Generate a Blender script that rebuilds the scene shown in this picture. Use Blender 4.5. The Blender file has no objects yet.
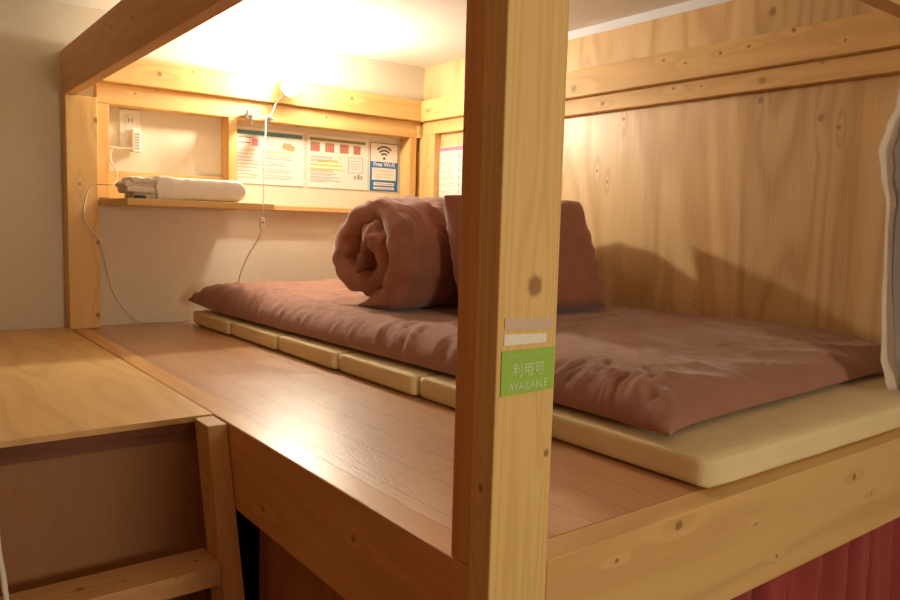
import bpy, bmesh, math, random
from mathutils import Vector, Matrix, noise
random.seed(7)
S = bpy.context.scene
COL = S.collection
PI = math.pi

# ------------------------------------------------------------------ materials
class NT:
    def __init__(s, name):
        m = bpy.data.materials.new(name); m.use_nodes = True
        s.m = m; s.t = m.node_tree; s.b = s.t.nodes['Principled BSDF']
    def n(s, typ, **kw):
        nd = s.t.nodes.new(typ)
        for k, v in kw.items(): setattr(nd, k, v)
        return nd
    def put(s, sock, v):
        if isinstance(v, bpy.types.NodeSocket): s.t.links.new(v, sock)
        elif isinstance(v, tuple) and len(v) == 3 and sock.type == 'RGBA': sock.default_value = (*v, 1)
        else: sock.default_value = v
    def math(s, op, a, b=0.0, c=None):
        nd = s.n('ShaderNodeMath', operation=op); s.put(nd.inputs[0], a); s.put(nd.inputs[1], b)
        if c is not None: s.put(nd.inputs[2], c)
        return nd.outputs[0]
    def vec(s, op, a, b=(0, 0, 0), out=0):
        nd = s.n('ShaderNodeVectorMath', operation=op); s.put(nd.inputs[0], a); s.put(nd.inputs[1], b)
        return nd.outputs[out]
    def pos(s): return s.n('ShaderNodeNewGeometry').outputs['Position']
    def noise(s, v, scale, detail=3, rough=.5, dist=0.0):
        nd = s.n('ShaderNodeTexNoise'); s.put(nd.inputs['Vector'], v); nd.inputs['Scale'].default_value = scale
        nd.inputs['Detail'].default_value = detail; nd.inputs['Roughness'].default_value = rough
        nd.inputs['Distortion'].default_value = dist
        return nd.outputs['Fac']
    def mr(s, v, a, b, c=0.0, d=1.0, smooth=False):
        nd = s.n('ShaderNodeMapRange'); s.put(nd.inputs[0], v)
        if smooth: nd.interpolation_type = 'SMOOTHSTEP'
        for i, x in zip((1, 2, 3, 4), (a, b, c, d)): nd.inputs[i].default_value = x
        return nd.outputs[0]
    def mix(s, f, a, b, blend='MIX'):
        nd = s.n('ShaderNodeMix', data_type='RGBA', blend_type=blend)
        s.put(nd.inputs[0], f); s.put(nd.inputs[6], a); s.put(nd.inputs[7], b)
        return nd.outputs[2]
    def bump(s, h, strength=.3, dist=.002):
        nd = s.n('ShaderNodeBump'); s.put(nd.inputs['Height'], h)
        nd.inputs['Strength'].default_value = strength; nd.inputs['Distance'].default_value = dist
        s.t.links.new(nd.outputs[0], s.b.inputs['Normal'])
    def out(s, col, rough=.5, spec=.5):
        s.put(s.b.inputs['Base Color'], col); s.put(s.b.inputs['Roughness'], rough)
        s.b.inputs['Specular IOR Level'].default_value = spec
        return s.m

def plain(name, col, rough=.6, spec=.4, metal=0.0, bump=None):
    k = NT(name); k.b.inputs['Metallic'].default_value = metal
    p = k.pos(); f = k.noise(p, 30, 3)
    c = k.mix(k.mr(f, .3, .7), tuple(x*.98 for x in col), tuple(min(1, x*1.012) for x in col))
    if bump: k.bump(k.noise(p, bump[0], 3), bump[1], bump[2])
    return k.out(c, rough, spec)

def wood(name, light, dark, axis, knots=(), bendk=.11, rings=9, across=5.0, along=.55, contrast=.55, fibre=.25, rough=.5,
         seed=0, knotcol=(.27, .115, .04), strips=None, spec=.4, bump=.12):
    """pine / plywood: contour grain that runs along one axis, fibres and knots at given places"""
    k = NT(name); p0 = k.pos()
    ax = 'xyz'.index(axis)
    sc = [across]*3; sc[ax] = along
    p = k.vec('ADD', p0, (seed*3.1, seed*1.7, seed*2.3))
    v = k.vec('MULTIPLY', p, tuple(sc))
    n = k.noise(v, 1.0, 2, .45, .25)
    kmask = None
    for (x, y, z, r) in knots:
        ks = [1.0]*3; ks[ax] = .9
        d = k.vec('LENGTH', k.vec('MULTIPLY', k.vec('SUBTRACT', p0, (x, y, z)), tuple(ks)), out=1)
        ks2 = [1.0]*3; ks2[ax] = .28
        d2 = k.vec('LENGTH', k.vec('MULTIPLY', k.vec('SUBTRACT', p0, (x, y, z)), tuple(ks2)), out=1)
        bend = k.mr(d2, 0, r*3, bendk, 0, True)
        n = k.math('ADD', n, bend)
        dj = k.math('ADD', d, k.math('MULTIPLY', k.math('SUBTRACT', k.noise(p0, 90, 2), .5), r*.5))
        m = k.mr(dj, r*.5, r*1.05, 1, 0, True)
        kmask = m if kmask is None else k.math('MAXIMUM', kmask, m)
    w = k.math('SINE', k.math('MULTIPLY', n, rings*2*PI))
    w = k.math('POWER', k.mr(w, -1, 1), 2.0)
    f1 = [260.0]*3; f1[ax] = 5
    fib = k.noise(k.vec('MULTIPLY', p, tuple(f1)), 1.0, 3, .6)
    big = k.noise(v, .6, 2)
    t = k.math('ADD', k.math('MULTIPLY', w, contrast), k.math('MULTIPLY', k.mr(fib, .3, .7), fibre))
    t = k.math('ADD', t, k.math('MULTIPLY', k.math('SUBTRACT', big, .5), .5))
    c = k.mix(k.mr(t, 0, 1), light, dark)
    if strips:                      # sliced veneer: sheets of slightly different wood side by side
        sa, edges = strips
        comp = k.n('ShaderNodeSeparateXYZ'); k.put(comp.inputs[0], p0)
        q = k.math('ADD', comp.outputs[sa], k.math('MULTIPLY', k.math('SUBTRACT', k.noise(p0, 3, 2), .5), .012))
        tot = None
        for (e, amt) in edges:
            s_ = k.math('MULTIPLY', k.mr(q, e-.001, e+.001), amt)
            tot = s_ if tot is None else k.math('ADD', tot, s_)
        c = k.mix(k.mr(tot, -.5, .5), k.mix(1.0, c, (.72, .66, .62), 'MULTIPLY'), k.mix(1.0, c, (1.15, 1.12, 1.1), 'MULTIPLY'))
    if kmask is not None:
        c = k.mix(k.math('MULTIPLY', kmask, .8), c, knotcol)
    k.bump(k.math('ADD', fib, k.math('MULTIPLY', w, .4)), bump, .002)
    rr = k.mr(fib, .3, .7, rough-.05, rough+.08)
    return k.out(c, rr, spec)

PINE_L, PINE_D = (.76, .49, .19), (.58, .33, .11)
def pine(name, axis, knots=(), seed=0, **kw):
    a = dict(light=PINE_L, dark=PINE_D, rings=8, across=6, along=.5, contrast=.45, fibre=.25); a.update(kw)
    return wood(name, a.pop('light'), a.pop('dark'), axis, knots, seed=seed, **a)

def floorboards():
    k = NT('lacquered deck boards'); p = k.pos()
    rot = k.n('ShaderNodeMapping'); k.put(rot.inputs[0], p); rot.inputs['Rotation'].default_value = (0, 0, PI/2)
    br = k.n('ShaderNodeTexBrick'); k.put(br.inputs['Vector'], rot.outputs[0])
    br.offset = .37; br.inputs['Scale'].default_value = 1
    br.inputs['Mortar Size'].default_value = .0009; br.inputs['Mortar Smooth'].default_value = .3
    br.inputs['Brick Width'].default_value = .91; br.inputs['Row Height'].default_value = .0757
    br.inputs['Color1'].default_value = (.55, .28, .13, 1); br.inputs['Color2'].default_value = (.60, .315, .15, 1)
    br.inputs['Mortar'].default_value = (.13, .05, .02, 1)
    fib = k.noise(k.vec('MULTIPLY', p, (230, 22, 1)), 1.0, 3, .6)
    c = k.mix(k.mr(fib, .35, .7), br.outputs['Color'], (.38, .18, .08))
    c = k.mix(.5, br.outputs['Color'], c)
    h = k.math('ADD', k.math('MULTIPLY', fib, .5), k.math('MULTIPLY', br.outputs['Fac'], -1.0))
    h = k.math('ADD', h, k.math('MULTIPLY', k.noise(k.vec('MULTIPLY', p, (1, .45, 1)), 330, 2), .55))
    k.bump(h, .45, .0020)
    k.b.inputs['Coat Weight'].default_value = .7; k.b.inputs['Coat Roughness'].default_value = .19
    return k.out(c, k.mr(k.noise(p, 5, 3), .3, .7, .32, .42), .8)

def cloth(name, col, col2=None, weave=900, rough=.9, sheen=.25):
    k = NT(name); p = k.pos()
    f = k.noise(p, 14, 4)
    c = k.mix(k.mr(f, .3, .7), tuple(x*.96 for x in col), col2 or tuple(min(1, x*1.03) for x in col))
    k.b.inputs['Sheen Weight'].default_value = sheen
    k.bump(k.math('ADD', k.math('MULTIPLY', k.noise(p, weave, 2), .12), k.noise(p, 35, 4, .6)), .22, .006)
    return k.out(c, rough, .15)

M = {}
M['wall'] = plain('warm white painted wall', (.73, .66, .53), .85, .2, bump=(160, .12, .002))
M['ceiling'] = plain('white ceiling board', (.79, .76, .69), .8, .2, bump=(60, .05, .002))
M['strip'] = plain('pale grey strip', (.78, .80, .86), .6)
M['corr'] = plain('corridor plaster', (.36, .18, .085), .9, .1)
M['corr_floor'] = wood('corridor floor wood', (.30, .16, .08), (.2, .1, .05), 'x', rough=.6)
M['deck'] = floorboards()
M['rim_left'] = pine('pine side rail', 'y', [(0, 1.35, -.10, .006), (0, .62, -.12, .008), (0, .30, -.06, .007)], 2, light=(.72, .385, .14), dark=(.56, .26, .085), rough=.33, spec=.8)
M['rim_right'] = pine('pine front rail', 'x', [(.348, 0, -.016, .009), (.218, 0, -.034, .004), (.874, 0, -.044, .008), (.62, 0, -.13, .004), (.95, 0, -.09, .004), (.55, 0, -.06, .003)], 3, light=(.72, .48, .20), dark=(.56, .33, .12))
M['post'] = pine('pine corner post', 'z', [(.053, 0, .328, .014), (.081, 0, .132, .005), (.052, 0, .268, .006), (.015, 0, .70, .005), (0, .02, .10, .005), (.0, .03, -.05, .008)], 5, light=(.78, .55, .22), dark=(.64, .41, .14), rings=12, across=16, along=.35)
M['post_back'] = pine('pine back stud', 'z', [(0, .07, .5, .004)], 6, light=(.72, .385, .15), dark=(.6, .29, .10), along=.2, across=14)
M['far_post'] = pine('pine far post', 'z', [(.095, 2.235, .72, .012), (.095, 2.235, .30, .009), (.09, 2.235, .045, .010), (.04, 2.235, .5, .006)], 8, along=.35)
M['beam_left'] = pine('pine top beam', 'y', [(0, 1.62, .90, .008), (0, 1.40, .88, .007), (0, 1.2, .9, .008), (0, 1.9, .87, .006)], 9, light=(.72, .44, .2), dark=(.58, .32, .13), rough=.6)
M['beam_front'] = pine('pine front top beam', 'x', [], 10)
M['trim_a'] = pine('pine rail upper back', 'x', [(.31, 2.235, .905, .011), (.43, 2.235, .93, .005), (.47, 2.235, .885, .004), (1.10, 2.235, .915, .009), (1.03, 2.235, .92, .004)], 11)
M['trim_b'] = pine('pine rail lower back', 'x', [(.235, 2.27, .832, .006), (.64, 2.27, .835, .005), (1.0, 2.27, .83, .007)], 12)
M['trim_c'] = pine('pine rail upper side', 'y', [(1.458, 2.185, .90, .009), (1.458, 2.05, .93, .004), (1.458, 2.11, .885, .004), (1.458, 1.30, .885, .014), (1.458, .92, .925, .006), (1.458, .84, .905, .005), (1.458, .72, .915, .007), (1.458, .63, .92, .007), (1.458, .5, .94, .008), (1.458, .36, .89, .005), (1.458, 1.9, .93, .004)], 13)
M['trim_d'] = pine('pine rail lower side', 'y', [(1.488, 1.19, .825, .010), (1.488, .90, .84, .006), (1.488, .6, .825, .013), (1.488, .80, .835, .004), (1.488, .43, .85, .004)], 14)
M['stile'] = pine('pine alcove stiles', 'z', [(1.485, 2.21, .66, .006)], 15)
M['shelf'] = pine('pine shelf board', 'x', [], 16)
M['rung'] = pine('pine ladder tread', 'x', [(-.12, .71, -.25, .007), (-.2, .75, -.25, .006), (-.27, .76, -.25, .008), (-.07, .76, -.25, .005)], 17, light=(.64, .38, .16), dark=(.50, .27, .10))
M['stileL'] = pine('pine ladder side', 'z', [(-.02, .755, -.1, .005), (-.038, .79, -.13, .006), (-.03, .76, -.16, .005)], 18, light=(.68, .42, .18), dark=(.54, .30, .12))
M['panel'] = wood('side plywood wall', (.82, .61, .32), (.62, .40, .175), 'z',
    [(1.52, 1.29, .93, .010), (1.52, 1.12, .77, .008), (1.52, 1.23, .60, .007), (1.52, .62, .775, .011), (1.52, .44, .71, .012), (1.52, .39, .68, .008), (1.52, .60, 1.02, .014), (1.52, 1.18, .56, .006), (1.52, .80, .18, .004)],
    rings=16, across=2.8, along=.5, contrast=.6, fibre=.45, rough=.36, seed=2, knotcol=(.28, .15, .07), bendk=.05,
    strips=(1, [(.33, -.25), (.66, .22), (.70, .12), (.98, -.12), (1.02, .14), (1.45, -.2), (1.8, .25)]), spec=.5, bump=.25)
M['ply_top'] = wood('landing plywood', (.76, .49, .20), (.55, .31, .11), 'y', rings=14, across=3.4, along=.7, contrast=.38, rough=.42, seed=4)
M['ply_edge'] = wood('plywood edge', (.20, .08, .04), (.11, .04, .02), 'x', rough=.7)
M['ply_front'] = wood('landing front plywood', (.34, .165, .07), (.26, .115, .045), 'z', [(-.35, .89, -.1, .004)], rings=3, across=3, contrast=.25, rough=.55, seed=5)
M['under'] = wood('under bunk panel', (.42, .18, .09), (.32, .12, .06), 'z', rough=.6, seed=6)
M['futon'] = cloth('brown cotton futon cover', (.33, .155, .105))
M['duvet'] = cloth('brown cotton duvet cover', (.315, .126, .082))
M['foam'] = cloth('cream mattress cover', (.78, .66, .38), rough=.75, sheen=.1)
M['towel'] = cloth('cream towel', (.82, .74, .60), weave=1500)
M['wrap'] = plain('clear white wrap', (.85, .79, .68), .35)
M['red'] = cloth('dark red curtain cloth', (.34, .06, .055))
M['grey'] = cloth('grey brown curtain cloth', (.46, .40, .38))
def sheer(m, col, f):
    t = m.node_tree; o = t.nodes['Material Output']; tr = t.nodes.new('ShaderNodeBsdfTranslucent'); mx = t.nodes.new('ShaderNodeMixShader')
    tr.inputs[0].default_value = (*col, 1); mx.inputs[0].default_value = f
    t.links.new(t.nodes['Principled BSDF'].outputs[0], mx.inputs[1]); t.links.new(tr.outputs[0], mx.inputs[2]); t.links.new(mx.outputs[0], o.inputs[0])
    return m
M['lining'] = cloth('off white curtain lining', (.80, .75, .68))
sheer(M['lining'], (.85, .78, .68), .55); sheer(M['grey'], (.4, .33, .3), .25)
M['paper'] = plain('laminated paper', (.84, .80, .72), .35)
M['ink'] = plain('dark print', (.10, .09, .085), .5)
M['greyink'] = plain('grey print', (.38, .34, .30), .5)
M['teal'] = plain('teal print', (.10, .27, .30), .5)
M['olive'] = plain('olive green print', (.25, .27, .08), .5)
M['blue'] = plain('blue print', (.02, .17, .42), .5)
M['yellow'] = plain('yellow print', (.85, .66, .12), .5)
M['pink'] = plain('pink print', (.80, .25, .33), .5)
M['photo'] = plain('reddish photo print', (.48, .20, .13), .4, bump=None)
M['orange'] = plain('orange print', (.75, .40, .2), .5)
M['green'] = plain('lime green label', (.34, .58, .085), .45)
M['greentext'] = plain('pale green lettering', (.58, .75, .42), .5)
M['tape'] = plain('old masking tape', (.66, .50, .37), .5)
M['tape2'] = plain('white tape', (.84, .84, .72), .5)
M['plastic'] = plain('white plastic', (.82, .78, .70), .35)
M['slot'] = plain('dark slot', (.03, .03, .03), .6)
M['metal'] = plain('chromed steel', (.55, .55, .55), .25, .5, 1.0)
M['cord'] = plain('white cord', (.78, .72, .63), .5)
M['black'] = plain('black plastic', (.02, .02, .025), .4)
k = NT('lit bulb glass'); k.b.inputs['Emission Color'].default_value = (1, .92, .75, 1); k.b.inputs['Emission Strength'].default_value = 1480
M['bulb'] = k.out((.9, .9, .85), .3)

# ------------------------------------------------------------------ mesh helpers
def box(bm, x0, x1, y0, y1, z0, z1, bev=0.0, seg=2):
    vs = [bm.verts.new((x, y, z)) for x in (x0, x1) for y in (y0, y1) for z in (z0, z1)]
    F = [(0, 1, 3, 2), (4, 6, 7, 5), (0, 4, 5, 1), (2, 3, 7, 6), (0, 2, 6, 4), (1, 5, 7, 3)]
    fs = [bm.faces.new([vs[i] for i in f]) for f in F]
    if bev:
        es = list({e for f in fs for e in f.edges})
        bmesh.ops.bevel(bm, geom=es, offset=bev, segments=seg, profile=.5, affect='EDGES')
    return bm
def mesh(): return bmesh.new()
def tube(bm, pts, r, seg=8, sub=6):
    P = [Vector(p) for p in pts]
    if sub > 1 and len(P) > 2:
        Q = []
        for i in range(len(P)-1):
            a = P[max(i-1, 0)]; b = P[i]; c = P[i+1]; d = P[min(i+2, len(P)-1)]
            for j in range(sub):
                t = j/sub
                Q.append(.5*((2*b)+(c-a)*t+(2*a-5*b+4*c-d)*t*t+(-a+3*b-3*c+d)*t**3))
        Q.append(P[-1]); P = Q
    rings = []; up = Vector((.31, .17, .93)).normalized()
    for i, p in enumerate(P):
        d = (P[min(i+1, len(P)-1)]-P[max(i-1, 0)]).normalized()
        a = d.cross(up)
        if a.length < .05: a = d.cross(Vector((1, 0, 0)))
        a.normalize(); b = d.cross(a)
        rings.append([bm.verts.new(p+(a*math.cos(2*PI*j/seg)+b*math.sin(2*PI*j/seg))*r) for j in range(seg)])
    for A, B in zip(rings, rings[1:]):
        for j in range(seg): bm.faces.new((A[j], A[(j+1) % seg], B[(j+1) % seg], B[j]))
    bm.faces.new(rings[0][::-1]); bm.faces.new(rings[-1])
    return bm
def lathe(bm, prof, center, axis=(0, 0, 1), seg=24):
    q = Vector((0, 0, 1)).rotation_difference(Vector(axis).normalized())
    rings = []
    for r, h in prof:
        rings.append([bm.verts.new(Vector(center)+q @ Vector((r*math.cos(2*PI*j/seg), r*math.sin(2*PI*j/seg), h))) for j in range(seg)])
    for A, B in zip(rings, rings[1:]):
        for j in range(seg): bm.faces.new((A[j], A[(j+1) % seg], B[(j+1) % seg], B[j]))
    bm.faces.new(rings[0][::-1]); bm.faces.new(rings[-1])
    return bm

def tag(o, label=None, cat=None, group=None, kind=None):
    if label: o['label'] = label
    if cat: o['category'] = cat
    if group: o['group'] = group
    if kind: o['kind'] = kind
    return o
def empty(name, loc):
    o = bpy.data.objects.new(name, None); COL.objects.link(o); o.location = loc; o.empty_display_size = .1
    return o
def wloc(o):
    v = Vector(o.location)
    while o.parent: o = o.parent; v += Vector(o.location)
    return v
def obj(name, bm, mat, parent=None, smooth=False):
    """link bm (built in room coordinates) as ONE object, origin at the middle of its base"""
    bmesh.ops.recalc_face_normals(bm, faces=bm.faces)
    cs = [v.co for v in bm.verts]
    o0 = Vector(((min(c.x for c in cs)+max(c.x for c in cs))/2, (min(c.y for c in cs)+max(c.y for c in cs))/2, min(c.z for c in cs)))
    bmesh.ops.translate(bm, verts=bm.verts, vec=-o0)
    me = bpy.data.meshes.new(name); bm.to_mesh(me); bm.free()
    me.materials.append(mat if not isinstance(mat, str) else M[mat])
    if smooth:
        for p in me.polygons: p.use_smooth = True
    o = bpy.data.objects.new(name, me); COL.objects.link(o)
    if parent: o.parent = parent; o.location = o0-wloc(parent)
    else: o.location = o0
    return o
def bx(name, mat, dims, parent=None, bev=.0015):
    return obj(name, box(mesh(), *dims, bev=bev), mat, parent)
def text(name, s, mat, parent, size, fn, depth=.0006, bold=0.0, align='CENTER', sx=1.0):
    """lettering turned into a mesh; fn maps text-plane (u, v, w) to room coordinates"""
    cu = bpy.data.curves.new(name, 'FONT'); cu.body = s; cu.size = size; cu.align_x = align; cu.align_y = 'CENTER'
    cu.extrude = depth/2; cu.offset = bold; cu.resolution_u = 3
    o = bpy.data.objects.new('tmp', cu); COL.objects.link(o)
    dg = bpy.context.evaluated_depsgraph_get(); dg.update()
    me = bpy.data.meshes.new_from_object(o.evaluated_get(dg))
    bm = mesh(); bm.from_mesh(me)
    bpy.data.objects.remove(o); bpy.data.meshes.remove(me)
    for v in bm.verts: v.co = Vector(fn(v.co.x*sx, v.co.y, v.co.z))
    return obj(name, bm, mat, parent)

# ------------------------------------------------------------------ the room
def struct(name, bm, mat, label):
    return tag(obj(name, bm, mat), label, kind='structure')
b = mesh()
Y0, Y1, Y2 = 2.305, 2.352, 2.42
box(b, -1.5, .125, Y0, Y2, -1.3, 1.15); box(b, .125, 1.6, Y1, Y2, -1.3, 1.15)
box(b, .125, 1.56, Y0, Y1, -1.3, .447); box(b, .125, 1.56, Y0, Y1, .86, 1.15)
struct('wall_back', b, 'wall', 'warm white wall behind the bunk with a shallow recess')
b = mesh(); box(b, 1.52, 1.60, -.3, 2.352, -1.3, 1.079); box(b, 1.52, 1.60, 1.9, 2.352, 1.079, 1.1098)
struct('wall_right', b, 'panel', 'honey plywood wall along the far side of the mattress')
b = mesh(); box(b, 1.523, 1.60, -.3, 1.8995, 1.0792, 1.110, 0)
struct('trim_1', b, 'strip', 'pale grey strip between plywood wall and ceiling')
b = mesh(); box(b, -1.5, 1.60, -2.7, 2.42, 1.110, 1.16)
struct('ceiling', b, 'ceiling', 'low white ceiling over the bunk')
b = mesh(); box(b, -1.56, -1.5, -2.7, 2.42, -1.3, 1.16); struct('wall_left', b, 'corr', 'wall left of the landing')
b = mesh(); box(b, -1.56, 1.66, -2.76, -2.7, -1.3, 1.16); struct('wall_front', b, 'corr', 'wall across the corridor')
b = mesh(); box(b, 1.60, 1.66, -2.7, -.3, -1.3, 1.16); struct('wall_corridor', b, 'corr', 'wall at the end of the corridor')
b = mesh(); box(b, -1.56, 1.66, -2.76, 2.42, -1.36, -1.3); struct('floor', b, 'corr_floor', 'brown wooden corridor floor')

def trim(n, mat, dims, label, bev=.002):
    return tag(bx('trim_%d' % n, mat, dims, bev=bev), label, kind='structure')
trim(2, 'trim_a', (.036, 1.457, 2.235, 2.304, .858, .948), 'upper pine rail on the white back wall')
trim(3, 'trim_b', (.106, 1.484, 2.272, 2.351, .786, .857), 'lower pine rail above the alcove')
trim(4, 'trim_c', (1.458, 1.519, -.25, 2.303, .856, .947), 'upper knotty pine rail on the plywood wall')
trim(5, 'trim_d', (1.488, 1.519, -.25, 2.27, .800, .855), 'lower knotty pine rail on the plywood wall')
trim(6, 'stile', (.106, .146, 2.272, 2.351, .457, .785), 'pine stile at the left end of the alcove')
trim(7, 'stile', (.579, .613, 2.272, 2.351, .457, .785), 'pine stile between the two alcove bays')
trim(8, 'stile', (1.426, 1.462, 2.272, 2.351, .457, .785), 'pine stile at the right end of the alcove')
trim(9, 'stile', (1.485, 1.519, 2.165, 2.303, .14, .799), 'pine corner stud on the plywood wall')
trim(10, 'shelf', (.147, .578, 2.330, 2.351, .457, .558), 'pine board under the outlet bay of the alcove')
trim(11, 'shelf', (.605, 1.48, 2.268, 2.351, .435, .4555), 'narrow pine ledge under the notices')
trim(12, 'trim_b', (1.463, 1.484, 2.262, 2.3, .786, .842), 'short pine filler block in the room corner')

# ------------------------------------------------------------------ the bunk
bunk = empty('bunk_bed', (.75, 1.1, -1.3))
tag(bunk, 'built-in pine bunk with brown lacquered deck, knotty rails and corner post', 'bunk bed')
b = mesh(); box(b, 0, .09, 0, .0385, -1.3, 1.109, bev=.002)
obj('corner_post', b, 'post', bunk)
b = mesh(); box(b, .0005, .075, .0390, .072, .0005, 1.109, bev=.0015)
obj('back_stud', b, 'post_back', bunk)
b = mesh(); box(b, 0, .05, .0390, 2.304, -.162, 0, bev=.0025)
for v in b.verts: v.co.x += .0048*(v.co.y-.039)
obj('side_rail', b, 'rim_left', bunk)
bx('front_rail', 'rim_right', (.0905, 1.518, 0, .045, -.168, 0), bunk, bev=.0025)
bx('deck_board', 'deck', (.051, 1.518, .046, 2.304, -.03, -.001), bunk, bev=.0008)
b = mesh(); box(b, 0, .10, 2.235, 2.304, .0005, .797, bev=.002)
obj('far_post', b, 'far_post', bunk)
b = mesh(); box(b, 0, .035, .0465, 2.304, .798, .947, bev=.002)
obj('side_top_beam', b, 'beam_left', bunk)
bx('front_top_beam', 'beam_front', (.0905, 1.457, .006, .042, .798, .947), bunk)
bx('base_panel', 'under', (.052, .064, .09, .752, -1.299, -.031), bunk)
bx('base_panel', 'under', (.30, .312, .8, 2.3, -1.299, -.031), bunk)
bx('support_post', 'under', (.001, .045, .89, .95, -1.299, -.163), bunk)

land = empty('landing', (-.7, 1.6, -1.3))
tag(land, 'plywood landing beside the bunk with brown front panel', 'platform')
bx('top_board', 'ply_top', (-1.499, .0034, .869, 2.304, -.012, 0), land, bev=.001)
bx('edge_batten', 'ply_edge', (-1.499, -.001, .874, 2.304, -.030, -.0125), land, bev=.001)
bx('edge_batten', 'ply_edge', (-1.499, -.001, .879, .90, -.046, -.0305), land, bev=.001)
bx('front_panel', 'ply_front', (-1.499, -.002, .889, .905, -1.299, -.047), land, bev=.001)

lad = empty('ladder', (-.25, .6, -1.3))
tag(lad, 'pine ladder leaning on the landing edge with flat tread', 'ladder')
def stile(x0, x1):
    bm = mesh(); k_ = .28; zt = -.003; zb = -1.299
    P = []
    for x in (x0, x1):
        for (y, z) in ((.79, zt), (.866, zt), (.866+k_*zb, zb), (.79+k_*zb, zb)): P.append(bm.verts.new((x, y, z)))
    for f in ((0, 1, 2, 3), (7, 6, 5, 4), (0, 4, 5, 1), (1, 5, 6, 2), (2, 6, 7, 3), (3, 7, 4, 0)): bm.faces.new([P[i] for i in f])
    bmesh.ops.bevel(bm, geom=list(bm.edges), offset=.002, segments=2, profile=.5, affect='EDGES')
    return bm
obj('ladder_side', stile(-.0360, .0026), 'stileL', lad)
obj('ladder_side', stile(-.50, -.462), 'stileL', lad)
for i in range(4):
    z = -.25-.27*i; yy = .714-.28*.27*i
    bx('tread', 'rung', (-.461, -.0370, yy, yy+.095, z-.038, z), lad)

sh = empty('wall_shelf', (.35, 2.09, .431))
tag(sh, 'thin pine shelf under the outlet alcove holding a folded towel', 'shelf')
bx('shelf_board', 'shelf', (.102, .590, 1.875, 2.27, .429, .4510), sh, bev=.002)
b = mesh()
bx('shelf_batten', 'shelf', (.147, .60, 2.2705, 2.303, .429, .4510), sh, bev=.001)

# ------------------------------------------------------------------ bedding
def nz(x, y, z, s, o=0): return noise.noise(Vector((x*s+o, y*s-o*1.3, z*s+o*.7)))
def foam_block(x0, x1, y0, y1, z0, z1, seed):
    bm = mesh(); box(bm, x0, x1, y0, y1, z0, z1)
    bmesh.ops.subdivide_edges(bm, edges=bm.edges, cuts=14, use_grid_fill=True)
    cx, cy, cz = (x0+x1)/2, (y0+y1)/2, (z0+z1)/2; hx, hy, hz = (x1-x0)/2, (y1-y0)/2, (z1-z0)/2; r = .013
    for v in bm.verts:
        p = Vector((v.co.x-cx, v.co.y-cy, v.co.z-cz))
        q = Vector((max(-hx+r, min(hx-r, p.x)), max(-hy+r, min(hy-r, p.y)), max(-hz+r, min(hz-r, p.z))))
        d = p-q
        if d.length > 1e-6: p = q+d.normalized()*r
        w = .0022*nz(v.co.x, v.co.y, v.co.z, 14, seed)
        p += (d.normalized() if d.length > 1e-6 else Vector((0, 0, 1)))*w if p.z > -hz+.004 else Vector((0, 0, 0))
        v.co = Vector((cx, cy, cz))+p
    return bm
fm = empty('folding_mattress', (.97, 1.1, 0))
tag(fm, 'cream six-panel folding foam mattress lying on the bunk deck under the futon', 'mattress')
edges = [.027, .411, .771, 1.131, 1.488, 1.846, 2.212]
xl = [.459, .440, .432, .426, .420, .412]
for i in range(6):
    obj('foam_panel', foam_block(xl[i], 1.512, edges[i]+.0006, edges[i+1]-.0006, 0, .052+.001*(i % 2), i*3.3), 'foam', fm, smooth=True)

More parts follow.
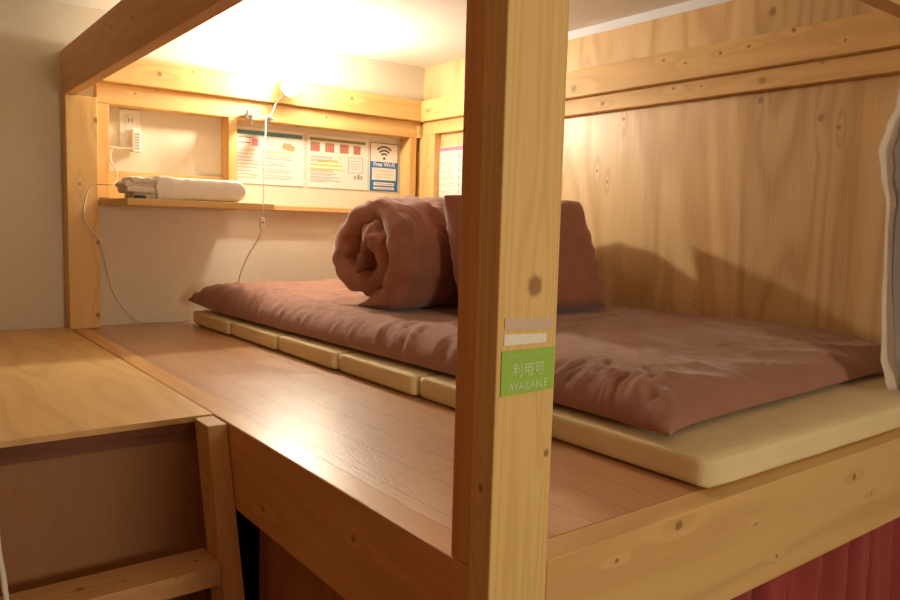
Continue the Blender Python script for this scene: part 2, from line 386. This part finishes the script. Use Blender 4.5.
def futon_mesh():
    bm = mesh(); NX, NY = 150, 260
    # corners in plan: near-left, near-right, far-right, far-left
    NL, NR, FR, FL = Vector((.462, .105)), Vector((1.500, .165)), Vector((1.508, 2.255)), Vector((.392, 2.205))
    zb = .0550; T = .086
    def P(u, v, top):
        a, c = (u+1)/2, (v+1)/2
        p = (NL*(1-a)+NR*a)*(1-c)+(FL*(1-a)+FR*a)*c
        # edges draw in between the pointed corners
        inx = .030*(1-v**8)*(1 if u < 0 else .2); iny = .030*(1-u**8)
        p.x -= math.copysign(abs(u)**3, u)*inx; p.y -= math.copysign(abs(v)**3, v)*iny
        prof = max(0.0, (1-abs(u)**(11 if u < 0 else 40)))**.5*max(0.0, (1-abs(v)**20))**.5
        prof = min(prof, 1)
        z0 = zb+.004*(1-prof)**2
        if u < -.4 and v > .7:                      # far-left corner curls up
            k_ = ((-u-.4)/.6)*((v-.7)/.3); z0 += .022*k_**2
            p.x += .0*k_
        if not top:
            z = z0+.010*(1-prof)
        else:
            kb = max(0, min(1, (v-.1)/.7)); kb = kb*kb*(3-2*kb)
            t = (T+.022*kb)*prof
            q = Vector((p.x, p.y))
            lump = .010*nz(q.x, q.y, 0, 3.2, 4)+.005*nz(q.x, q.y, 0, 8, 9)
            t += lump*prof
            # gathers at right angles to the long left edge
            e = max(0.0, 1-(u+1)/.34)
            g = (1-2*abs(math.sin(q.y*60+6*nz(q.x, q.y, 0, 5, 2)-q.x*8)))+.8*(1-2*abs(math.sin(q.y*104+8*nz(q.x*.6, q.y, 0, 7, 5)-q.x*22)))
            t += .0085*g*(e**.8)*prof**.5*(.55+.9*abs(nz(q.x, q.y, 0, 2.5, 1)))
            # long soft folds on the near end
            e2 = max(0.0, 1-(v+1)/.55)
            wv = q.y+.25*q.x+.06*nz(q.x, q.y, 0, 3, 3)
            t += .0050*(1-2*abs(math.sin(wv*38+2.5*nz(q.x, q.y, 0, 2.5, 6))))*e2*prof*(.3+abs(nz(q.x, q.y, 0, 2.2, 21))*1.6)
            e3 = max(0.0, (v-.1))
            t += .0025*math.sin((q.y-.5*q.x)*60+5*nz(q.x, q.y, 0, 3, 8))*e3*prof
            rd = 1-abs(nz(q.x*.8+q.y*.3, q.y*.8, 0, 6, 31))*2.4; t += .005*max(0, rd)**4*prof
            # dents and fine crumple
            t += (.0028*nz(q.x*2, q.y, 0, 22, 3)+.003*abs(nz(q.x, q.y*1.5, 0, 11, 13)))*prof
            z = z0+.010*(1-prof)+t
            # pressed down under the rolled duvet and the pillow
            gx = min(p.x-.62, 1.40-p.x); gy = min(p.y-.93, 1.55-p.y); g_ = max(0, min(1, min(gx, gy)/.05+.5)); g_ = g_*g_*(3-2*g_)
            z = z*(1-g_)+min(z, .1375)*g_
        return (p.x, p.y, z)
    def w(i, n):      # denser towards the edges
        t = -1+2*i/n; return math.copysign(1-(1-abs(t))**1.5, t)
    top = [[bm.verts.new(P(w(i, NX), w(j, NY), True)) for j in range(NY+1)] for i in range(NX+1)]
    bot = [[None]*(NY+1) for _ in range(NX+1)]
    for i in range(NX+1):
        for j in range(NY+1):
            if i in (0, NX) or j in (0, NY): bot[i][j] = top[i][j]
            else: bot[i][j] = bm.verts.new(P(w(i, NX), w(j, NY), False))
    for i in range(NX):
        for j in range(NY):
            bm.faces.new((top[i][j], top[i+1][j], top[i+1][j+1], top[i][j+1]))
            if not (bot[i][j] is top[i][j] and bot[i+1][j] is top[i+1][j] and bot[i+1][j+1] is top[i+1][j+1] and bot[i][j+1] is top[i][j+1]):
                bm.faces.new((bot[i][j], bot[i][j+1], bot[i+1][j+1], bot[i+1][j]))
    return bm
fu = tag(obj('futon', futon_mesh(), 'futon', smooth=True), 'wrinkled brown futon spread over the cream foam mattress', 'futon')

def roll_mesh(x0, x1, cy, cz, R, r0, turns, th, start, ny=1.0, nzs=1.0, wr=1.0, seed=0, NS=260, NL=110, bulge=.012, floor=None):
    """a thick sheet rolled up: spiral section in YZ swept along X, its ends rounded over"""
    bm = mesh(); L = (x1-x0)/2; cx = (x0+x1)/2
    def cen(s):
        a = start+s*turns*2*PI; r = r0+(R-r0)*s
        return a, r
    def P(s, t, side):
        a, r = cen(s)
        # thin the end of the sheet
        k_ = min(1, (1-s)/.012)**.5 if s > .988 else 1
        k_ *= min(1, (s+.02)/.06)**.5 if s < .04 else 1
        edge = max(0, 1-abs(t)**22)**.5
        h = th*.5*k_*edge
        rr = r+side*h
        x = cx+L*t
        # layers end at slightly different depths
        x += (-1 if t < 0 else 1)*abs(t)**6*min(1, (1-s)/.12)*(bulge*math.sin(a*1.7+seed)+.010*math.cos(s*9+seed)-.02*(1-s)*0+.012*nz(s*3, 0, 0, 2, seed))
        y = cy+rr*math.cos(a)*ny; z = cz+rr*math.sin(a)*nzs
        n_ = Vector((0, math.cos(a), math.sin(a)))
        d = 0
        if side > 0 or True:
            q = (x, y*1.0, z*1.0)
            d += wr*.010*nz(x*1.0, y*1.0, z*1.0, 5, seed+1)
            d += wr*.0038*math.sin(x*46+z*34+6*nz(x, y, z, 5, seed+2))*(.5+abs(nz(x, y, z, 4, seed)))
            d += wr*.0055*abs(t)**3*math.sin(a*9+x*24+4*nz(x, y, z, 9, seed+3))
            d += wr*.002*nz(x, y, z, 30, seed+4)
            rd = 1-abs(nz(x*1.1+z*.5, y*.6, z*.7-x*.4, 7, seed+7))*2.2; d += wr*.007*max(0, rd)**5
            rd = 1-abs(nz(x*.9, y, z*.5+x*.5, 12, seed+11))*2.4; d -= wr*.005*max(0, rd)**4
            rd = 1-abs(nz(a*.22, t*1.2, s, 5, seed+9))*2.0; d += wr*.010*abs(t)**4*max(0, rd)**3
        y += n_.y*d; z += n_.z*d
        if floor is not None and z < floor+.02:      # flattened where it rests
            z = floor+.02*math.exp((z-floor-.02)/.02)
        return (x, y, z)
    def tt(i): 
        q = -1+2*i/NL; return math.copysign(1-(1-abs(q))**1.8, q)
    out = [[bm.verts.new(P(i/NS, tt(j), 1)) for j in range(NL+1)] for i in range(NS+1)]
    inn = [[bm.verts.new(P(i/NS, tt(j), -1)) if 0 < j < NL else out[i][j] for j in range(NL+1)] for i in range(NS+1)]
    for i in range(NS):
        for j in range(NL):
            bm.faces.new((out[i][j], out[i+1][j], out[i+1][j+1], out[i][j+1]))
            bm.faces.new((inn[i][j+1], inn[i+1][j+1], inn[i+1][j], inn[i][j]))
    for i in (0, NS):
        for j in range(NL):
            vs = [out[i][j], out[i][j+1], inn[i][j+1], inn[i][j]]
            vs = list(dict.fromkeys(vs))
            if len(vs) > 2: bm.faces.new(vs)
    return bm
tag(obj('rolled_duvet', roll_mesh(.650, 1.38, 1.374, .302, .182, .020, 2.02, .090, 4.86-2.02*2*PI, 1.06, .95, 1.1, 2.2, floor=.139, bulge=.022), 'duvet', smooth=True),
    'brown duvet rolled into a fat bundle on the futon', 'duvet')

def cushion(corners, thick, n=90, m=70, wr=1.0, seed=0, pinch=.03, ex=7, pw=.6):
    bm = mesh(); A, B, C, D = [Vector(c) for c in corners]   # BL BR TR TL
    nrm = (B-A).cross(D-A).normalized()
    def P(u, v, s):
        a, c = (u+1)/2, (v+1)/2
        p = (A*(1-a)+B*a)*(1-c)+(D*(1-a)+C*a)*c
        ctr = (A+B+C+D)/4
        ux = (B-A).normalized(); vx = (D-A).normalized()
        p -= ux*math.copysign(abs(u)**3, u)*pinch*(1-v**6)
        p -= vx*math.copysign(abs(v)**3, v)*pinch*(1-u**6)
        prof = max(0, 1-abs(u)**ex)**pw*max(0, 1-abs(v)**ex)**pw
        h = thick/2*prof
        d = wr*prof*(.008*nz(p.x, s*.3, p.z, 6, seed)+.0035*nz(p.x, s*.3, p.z, 17, seed+2))
        r = math.hypot(u, v)
        rd = 1-abs(nz(p.x*.8+p.z*.4, 0, p.z-p.x*.3, 8, seed+5+s))*2.3; d += wr*prof*.004*max(0, rd)**4
        d += wr*.003*math.sin(math.atan2(v, u)*22+5*nz(u, v, 0, 2, seed))*min(1, r)**3*prof**.5
        return p+nrm*s*(h+d)
    def w(i, k_):
        t = -1+2*i/k_; return math.copysign(1-(1-abs(t))**1.5, t)
    F = [[bm.verts.new(P(w(i, n), w(j, m), 1)) for j in range(m+1)] for i in range(n+1)]
    G = [[bm.verts.new(P(w(i, n), w(j, m), -1)) if 0 < i < n and 0 < j < m else F[i][j] for j in range(m+1)] for i in range(n+1)]
    for i in range(n):
        for j in range(m):
            bm.faces.new((F[i][j], F[i+1][j], F[i+1][j+1], F[i][j+1]))
            vs = (G[i][j+1], G[i+1][j+1], G[i+1][j], G[i][j])
            try: bm.faces.new(vs)
            except ValueError: pass
    return bm
tag(obj('pillow', cushion([(.755, 1.000, .1415), (1.320, .992, .1415), (1.334, 1.150, .484), (.772, 1.130, .478)], .12, seed=5, pinch=.006, ex=9, pw=.5), 'duvet', smooth=True),
    'brown pillow standing upright against the rolled duvet', 'pillow')

# towel bundle on the shelf
tw = empty('folded_towel', (.33, 1.96, .4513))
tag(tw, 'cream towel folded flat in a banded bundle on the shelf', 'towel')
zs = .4513
def slab(x0, x1, y0, y1, z0, z1, seed, ex=6, wr=.35):
    return cushion([(x0, y0, (z0+z1)/2), (x1, y0, (z0+z1)/2), (x1, y1, (z0+z1)/2), (x0, y1, (z0+z1)/2)], z1-z0, 60, 40, wr, seed, .002, ex, .5)
for i, (xa, ya, yb3) in enumerate([(.132, 1.925, 2.03), (.112, 1.915, 2.035), (.106, 1.920, 2.04), (.124, 1.912, 2.03)]):
    obj('fold', slab(xa, .30, ya, yb3, zs+.002+.0166*i, zs+.0195+.0166*i, i, 30, .7), 'towel', tw, smooth=True)
obj('wrapper', slab(.196, .498, 1.902, 2.045, zs+.001, zs+.072, 4, 14, .5), 'wrap', tw, smooth=True)
obj('band', slab(.200, .252, 1.8985, 2.048, zs+.0002, zs+.0755, 4, 18, .3), 'wrap', tw, smooth=True)

# ------------------------------------------------------------------ alcove fittings
out = empty('wall_outlet', (.235, 2.352, .64))
tag(out, 'white wall outlet plate inside the left alcove bay', 'outlet')
bx('cover_plate', 'plastic', (.199, .272, 2.3445, 2.3515, .648, .782), out, bev=.002)
bx('socket_face', 'plastic', (.219, .253, 2.3425, 2.3450, .665, .765), out, bev=.001)
for z in (.745,):
    b = mesh(); box(b, .229, .2315, 2.3415, 2.343, z-.006, z+.006); box(b, .240, .2425, 2.3415, 2.343, z-.006, z+.006)
    obj('slot', b, 'slot', out)
ch = empty('usb_charger', (.25, 2.33, .63))
tag(ch, 'small white charger plugged into the lower socket of the outlet', 'charger')
bx('body', 'plastic', (.232, .264, 2.305, 2.3420, .628, .712), ch, bev=.004)
b = mesh()
for i in range(6): box(b, .240, .256, 2.304, 2.3055, .64+.01*i, .644+.01*i)
obj('vent', b, 'greyink', ch)
b = mesh(); tube(b, [(.236, 2.315, .640), (.215, 2.318, .642), (.19, 2.32, .637), (.165, 2.325, .641), (.150, 2.33, .64)], .005)
obj('plug_cable', b, 'cord', ch)
b = mesh(); tube(b, [(.165, 2.322, .634), (.158, 2.31, .60), (.152, 2.24, .565), (.155, 2.215, .545), (.150, 2.20, .515), (.130, 2.195, .502), (.092, 2.222, .500), (.066, 2.226, .480), (.052, 2.227, .430), (.050, 2.227, .385), (.070, 2.227, .345), (.108, 2.24, .300), (.125, 2.27, .25), (.140, 2.29, .18), (.165, 2.295, .10), (.215, 2.295, .03), (.262, 2.285, .006), (.40, 2.27, .004)], .0026)
tag(obj('charging_cable', b, 'cord', smooth=True), 'thin white cable looping from the alcove over the far post to the deck', 'cable')
b = mesh(); tube(b, [(.130, 1.905, .4568), (.150, 1.900, .4568), (.163, 1.905, .4568)], .0055)
b2 = tag(obj('cable_plug', b, 'black', smooth=True), 'small black cable plug beside the towel end on the shelf', 'plug')

# notices
def yplane(yc): return lambda x0, z0: (lambda u, v, w: (x0+u, yc-w, z0+v))
def bars(rects, y0, y1):
    bm = mesh()
    for (x0, x1, z0, z1) in rects: box(bm, x0, x1, y0, y1, z0, z1)
    return bm
YP = 2.3505
def notice(name, x0, x1, z0, z1, label, group=None):
    t = empty(name, ((x0+x1)/2, YP, z0)); tag(t, label, 'notice', group)
    obj('sheet', box(mesh(), x0, x1, YP-.0025, YP+.001, z0, z1), 'paper', t)
    return t
yf = YP-.0031; yb_ = YP-.0024
n1 = notice('notice_sheet', .634, .934, .541, .766, 'laminated instruction sheet with teal header, leftmost on the alcove back')
obj('header_band', bars([(.634, .928, .737, .754)], yf, yb_), 'teal', n1)
R_ = random.Random(3)
L1 = []
for (xa, xb, za, n_) in ((.645, .70, .725, 1), (.645, .70, .704, 1)): L1.append((xa-.003, xb, za-.0025, za+.0025))
for i in range(9):
    z = .672-.0135*i
    L1.append((.640, .640+.10*R_.uniform(.6, 1), z, z+.0022))
    if i < 8: L1.append((.745, .745+.17*R_.uniform(.5, 1), z-.014, z-.0118))
    if i % 2: L1.append((.745, .745+.17*R_.uniform(.5, 1), z-.008, z-.0058))
obj('print', bars(L1, yf, yb_), 'greyink', n1)
obj('red_block', bars([(.705, .732, .693, .722)], yf, yb_), 'pink', n1)
for q_ in [(.69, .722, .676, .680), (.75, .90, .672, .676), (.69, .73, .572, .576)]: obj('highlight_bar', bars([q_], yf, yb_), 'yellow', n1)
b = mesh()
for (cx_, cz_, r_) in ((.85, .702, .014), (.866, .70, .016), (.882, .695, .013)):
    lathe(b, [(r_, 0), (r_*.9, .0004+.04*(r_-.012))], (cx_, yb_, cz_), (0, -1, 0), 14)
obj('picture', b, 'orange', n1)
n2 = notice('notice_sheet', .955, 1.250, .541, .764, 'laminated sheet with four small photos under an olive header band')
obj('header_band', bars([(.962, 1.238, .740, .752)], yf, yb_), 'olive', n2)
for i, xx in enumerate((.966, 1.036, 1.108, 1.176)):
    obj('photo', bars([(xx, xx+(.044 if i < 3 else .036), .694, .732)], yf, yb_), 'photo', n2)
L2 = []
for i in range(8):
    z = .672-.0145*i
    if i in (2, 3): continue
    L2.append((.966, .966+.15*R_.uniform(.7, 1), z, z+.003)); L2.append((.966, .966+.12*R_.uniform(.5, 1), z-.006, z-.0035))
for (xa, xb, za, zb2) in ((1.15, 1.225, .678, .6805), (1.15, 1.225, .612, .6145), (1.15, 1.1525, .612, .68), (1.2225, 1.225, .612, .68)): L2.append((xa, xb, za, zb2))
for i in range(4): L2.append((1.16, 1.21, .662-.011*i, .664-.011*i))
for (xa, s_) in ((1.18, .010), (1.196, .014), (1.213, .010)): L2.append((xa, xa+s_, .585, .585+s_*1.6))
obj('print', bars(L2, yf, yb_), 'greyink', n2)
for q_ in [(1.0, 1.10, .650, .657), (.966, 1.12, .634, .642), (.966, 1.12, .618, .624), (1.105, 1.112, .664, .680)]: obj('highlight_bar', bars([q_], yf, yb_), 'yellow', n2)

n3 = notice('wifi_sign', 1.262, 1.412, .541, .757, 'blue and white free wireless sign at the right end of the alcove')
obj('blue_field', bars([(1.262, 1.412, .541, .672)], yf, yb_), 'blue', n3)
fr = [(1.262, 1.412, .754, .757), (1.262, 1.265, .672, .757), (1.409, 1.412, .672, .757)]
obj('border', bars(fr, yf, yb_), 'ink', n3)
obj('text_box', bars([(1.273, 1.401, .590, .645), (1.282, 1.392, .566, .580), (1.282, 1.392, .549, .559)], yf-.0004, yf+.0001), 'paper', n3)
obj('print', bars([(1.285, 1.385, .634, .636), (1.31, 1.365, .628, .6295), (1.285, 1.385, .615, .617), (1.285, 1.37, .603, .605), (1.29, 1.385, .571, .575), (1.29, 1.385, .552, .556)], yf-.0008, yf-.0003), 'greyink', n3)
b = mesh(); cx_, cz_ = 1.337, .688
lathe(b, [(.0065, 0), (.0065, .0007)], (cx_, yb_, cz_), (0, -1, 0), 16)
for r_ in (.021, .036, .052):
    w_ = .0085; A0, A1 = math.radians(45), math.radians(135); prev = None
    for i in range(17):
        a = A0+(A1-A0)*i/16
        cur = [b.verts.new((cx_+rr*math.cos(a), yy, cz_+rr*math.sin(a)*1.0)) for rr in (r_-w_/2, r_+w_/2) for yy in (yf, yb_)]
        if prev:
            p, c = prev, cur
            for f in ((0, 1), (1, 3), (3, 2), (2, 0)): b.faces.new((p[f[0]], p[f[1]], c[f[1]], c[f[0]]))
        else: b.faces.new([cur[0], cur[1], cur[3], cur[2]])
        prev = cur
    b.faces.new([prev[2], prev[3], prev[1], prev[0]])
obj('wireless_symbol', b, 'ink', n3)
text('lettering', 'Free Wi-Fi', 'paper', n3, .0265, lambda u, v, w: (1.337+u, yf-.0003-w, .660+v), bold=.0005)

XP = 1.5195
n4 = empty('notice_sheet', (XP, 2.03, .522)); tag(n4, 'white notice with pink top band on the plywood wall near the corner', 'notice')
obj('sheet', box(mesh(), XP-.0025, XP, 1.886, 2.186, .520, .742), 'paper', n4)
obj('header_band', box(mesh(), XP-.0032, XP-.0024, 1.89, 2.182, .722, .739), 'pink', n4)
b = mesh()
for i in range(6):
    z = .700-.031*i
    for k_ in range(2): box(b, XP-.0032, XP-.0024, 2.06, 2.17-.01*R_.random()-.02*k_, z-.009*k_, z-.009*k_+.002)
    box(b, XP-.0032, XP-.0024, 2.018, 2.026, z-.012, z+.004)
obj('print', b, 'greyink', n4)

# ------------------------------------------------------------------ clip lamp
lamp = empty('clip_lamp', (.72, 2.2, .78))
tag(lamp, 'small clip-on lamp with glowing bulb clamped to the back rail', 'lamp')
BC = Vector((.775, 2.150, .905)); fa = Vector((-.12, -.95, .2)).normalized(); ax = -fa; BR = .030
prof_ = [(BR*math.cos(a), BR*math.sin(a)) for a in [PI/2*i/10 for i in range(10)]]+[(.0015, BR)]
b = mesh(); lathe(b, prof_, BC, fa, 28)
obj('bulb', b, 'bulb', lamp, smooth=True)
b = mesh(); lathe(b, [(.0298, .0006), (.0285, .012), (.020, .032), (.0165, .036), (.0165, .056), (.010, .060), (.006, .062)], BC, ax, 28)
obj('bulb_socket', b, 'plastic', lamp, smooth=True)
se = BC+ax*.058
b = mesh(); tube(b, [se, se+Vector((-.004, .012, -.012)), (.748, 2.218, .850), (.73, 2.216, .81), (.70, 2.222, .793), (.64, 2.225, .795)], .0032)
obj('arm', b, 'metal', lamp, smooth=True)
b = mesh(); box(b, .618, .655, 2.21, 2.2715, .790, .797, .001); box(b, .622, .632, 2.205, 2.213, .775, .812, .001); box(b, .636, .652, 2.212, 2.24, .776, .789, .002)
tube(b, [(.645, 2.21, .80), (.645, 2.21, .768)], .003); lathe(b, [(.006, 0), (.006, .008)], (.645, 2.21, .762), (0, 0, 1), 12)
obj('clamp', b, 'metal', lamp)
b = mesh(); box(b, .716, .742, 2.212, 2.2715, .786, .793, .001); box(b, .72, .728, 2.205, 2.213, .780, .80, .001)
obj('bracket', b, 'metal', lamp)
b = mesh(); tube(b, [(.70, 2.218, .790), (.664, 2.12, .765), (.596, 1.975, .62), (.544, 1.866, .460), (.539, 1.862, .415), (.538, 1.862, .402)], .0022)
obj('cord', b, 'cord', lamp, smooth=True)
b = mesh(); box(b, .529, .548, 1.855, 1.870, .362, .404, .006, 3)
sw = obj('cord_switch', b, 'plastic', lamp, smooth=True)
b = mesh(); lathe(b, [(.004, 0), (.004, .002)], (.5385, 1.855, .386), (0, -1, 0), 12)
obj('switch_button', b, 'greyink', sw)
b = mesh(); tube(b, [(.538, 1.863, .364), (.538, 1.89, .33), (.538, 1.99, .26), (.565, 2.12, .19), (.600, 2.225, .15), (.61, 2.25, .10), (.615, 2.25, .01)], .0022)
obj('cord', b, 'cord', lamp, smooth=True)

# ------------------------------------------------------------------ label and tapes on the post
g = empty('availability_sign', (.046, -.0005, .209)); tag(g, 'lime green label with pale lettering stuck low on the corner post', 'sign')
def quadplate(pts, y0, y1):
    bm = mesh(); a = [bm.verts.new((x, y0, z)) for x, z in pts]; c = [bm.verts.new((x, y1, z)) for x, z in pts]
    bm.faces.new(a); bm.faces.new(c[::-1])
    for i in range(4): bm.faces.new((a[i], a[(i+1) % 4], c[(i+1) % 4], c[i]))
    return bm
obj('plate', quadplate([(.006, .207), (.086, .2085), (.086, .257), (.006, .2575)], -.0016, -.0002), 'green', g)
fn = lambda z0: (lambda u, v, w: (.046+u, -.0019-w, z0+v))
text('lettering', '利用可', 'greentext', g, .0165, fn(.2335), bold=.0001)
text('lettering', 'AVAILABLE', 'greentext', g, .0128, fn(.2165), bold=.0001, sx=.95)
b = mesh(); R2 = random.Random(5)
for i in range(14):
    x = .013+i*.0048
    if i in (4,): continue
    box(b, x, x+.0034, -.0022, -.0016, .2495+R2.uniform(-.001, .001), .2500+R2.uniform(0, .0006)+.0004)
    box(b, x+.0012, x+.0019, -.0022, -.0016, .2475, .2515)
obj('small_print', b, 'greentext', g)
tag(obj('tape_strip', quadplate([(.009, .281), (.083, .2775), (.083, .2905), (.009, .2935)], -.0012, -.0002), 'tape'),
    'longer beige tape strip on the corner post, upper of two', 'tape')
tag(obj('tape_strip', quadplate([(.009, .2635), (.073, .263), (.073, .2735), (.009, .2760)], -.0012, -.0002), 'tape2'),
    'shorter whitish tape strip on the corner post, just above the green label', 'tape')

# ------------------------------------------------------------------ curtains
def pleats(path, z0, z1, amp, freq, nx, nzc, seed, edge=None, thick=.0):
    bm = mesh(); A, B = Vector(path[0]), Vector(path[1]); d = (B-A); L = d.length; d.normalize(); n_ = Vector((-d.y, d.x))
    V = []
    for i in range(nx+1):
        row = []
        for j in range(nzc+1):
            t = i/nx; zt = j/nzc; z = z0+(z1-z0)*zt
            s = t*L
            ph = s*freq+2.2*nz(s, 0, z*.15, 6, seed)
            f = math.sin(ph)+.35*math.sin(ph*2.3+1+z*3)+.25*nz(s, 0, z*.6, 25, seed)
            f *= amp*(.75+.5*nz(s, 0, z, 3, seed+5))
            p = A+d*s+n_*f+d*(.35*amp*math.cos(ph*1.0))
            ex = edge(z)*(1-t)**2 if edge else 0
            row.append(bm.verts.new((p.x+ex, p.y, z)))
        V.append(row)
    for i in range(nx):
        for j in range(nzc): bm.faces.new((V[i][j], V[i+1][j], V[i+1][j+1], V[i][j+1]))
    return bm
def solid(o, t):
    m = o.modifiers.new('thickness', 'SOLIDIFY'); m.thickness = t; m.offset = 0
    return o
rc = solid(obj('red_curtain', pleats(((.12, .082), (1.50, .082)), -1.28, -.05, .024, 56, 420, 40, 3), 'red', smooth=True), .002)
tag(rc, 'dark red pleated curtain hanging below the front rail', 'curtain')

def interp(tab, z):
    for (a, xa), (c, xc) in zip(tab, tab[1:]):
        if a <= z <= c:
            t = (z-a)/(c-a); t = t*t*(3-2*t); return xa+(xc-xa)*t
    return tab[0][1] if z < tab[0][0] else tab[-1][1]
EDGE = [(.058, 1.205), (.09, 1.180), (.14, 1.150), (.30, 1.128), (.46, 1.115), (.52, 1.080), (.565, 1.060), (.61, 1.085), (.66, 1.125), (.80, 1.19)]
gc = empty('privacy_curtain', (1.25, .07, .06)); tag(gc, 'greyish curtain with pale lining gathered at the right end of the bunk', 'curtain')
solid(obj('curtain_cloth', pleats(((1.145, .066), (1.44, .066)), .060, .797, .012, 150, 120, 60, 8, lambda z: interp(EDGE, z)-1.145+interp([(.05, .034), (.2, .020), (.4, .008), (.48, .016), (.56, .030), (.9, .034)], z)), 'grey', gc, smooth=True), .0018)
solid(obj('lining', pleats(((1.145, .086), (1.40, .088)), .0585, .797, .004, 90, 80, 60, 12, lambda z: interp(EDGE, z)-1.145), 'lining', gc, smooth=True), .0018)


b = mesh(); tube(b, [(-0.4443, 0.4002, 0.4807), (-0.4337, 0.4002, 0.2344), (-0.43, 0.4002, 0.1276), (-0.4287, 0.4002, 0.0291), (-0.4267, 0.4002, -0.0119), (-0.4234, 0.4002, -0.0366), (-0.4218, 0.4002, -0.0587), (-0.4209, 0.4002, -0.0858), (-0.4238, 0.4002, -0.2582), (-0.424, 0.4, -1.299)], .0034)
tag(obj('hanging_cord', b, 'cord', smooth=True), 'pale cord hanging in front of the landing at the lower left', 'cord')

# ------------------------------------------------------------------ light
wd = bpy.data.worlds.new('dim room'); S.world = wd; wd.use_nodes = True
wd.node_tree.nodes['Background'].inputs[0].default_value = (1, .6, .35, 1); wd.node_tree.nodes['Background'].inputs[1].default_value = .02
def area(name, loc, target, size, power, col):
    l = bpy.data.lights.new(name, 'AREA'); l.shape = 'DISK'; l.size = size; l.energy = power; l.color = col
    o = bpy.data.objects.new(name, l); COL.objects.link(o); o.location = loc
    o.rotation_euler = (Vector(target)-Vector(loc)).to_track_quat('-Z', 'Y').to_euler()
    return o
area('corridor_lamp', (.35, -2.3, .45), (.2, 0, .1), .5, 21, (1, .87, .65))
area('warm_bounce_fill', (-1.2, -1.2, 1.0), (-.2, 1.0, .2), .5, 2.7, (1, .45, .19))  # added fill imitating warm bounce on the left wood faces; no real lamp here

# ------------------------------------------------------------------ camera
R3 = [[0.79443326, -0.60675141, 0.02699107], [-0.0381515, -0.0942068, -0.99482136], [0.606152, 0.78928943, -0.0979895]]
cd = bpy.data.cameras.new('camera'); cam = bpy.data.objects.new('camera', cd); COL.objects.link(cam)
right = Vector(R3[0]); down = Vector(R3[1]); fwd = Vector(R3[2])
m3 = Matrix((right, -down, -fwd)).transposed()
cam.matrix_world = Matrix.Translation((-.533, -.608, .392)) @ m3.to_4x4()
cd.sensor_width = 36; cd.lens = 754.15/900*36; cd.clip_start = .02
S.camera = cam
S.view_settings.view_transform = 'Standard'; S.view_settings.look = 'None'
S.view_settings.exposure = .12; S.view_settings.gamma = 1; S.view_settings.use_curve_mapping = False
S.cycles.use_denoising = True
S.cycles.max_bounces = 8
S.cycles.sample_clamp_indirect = 6
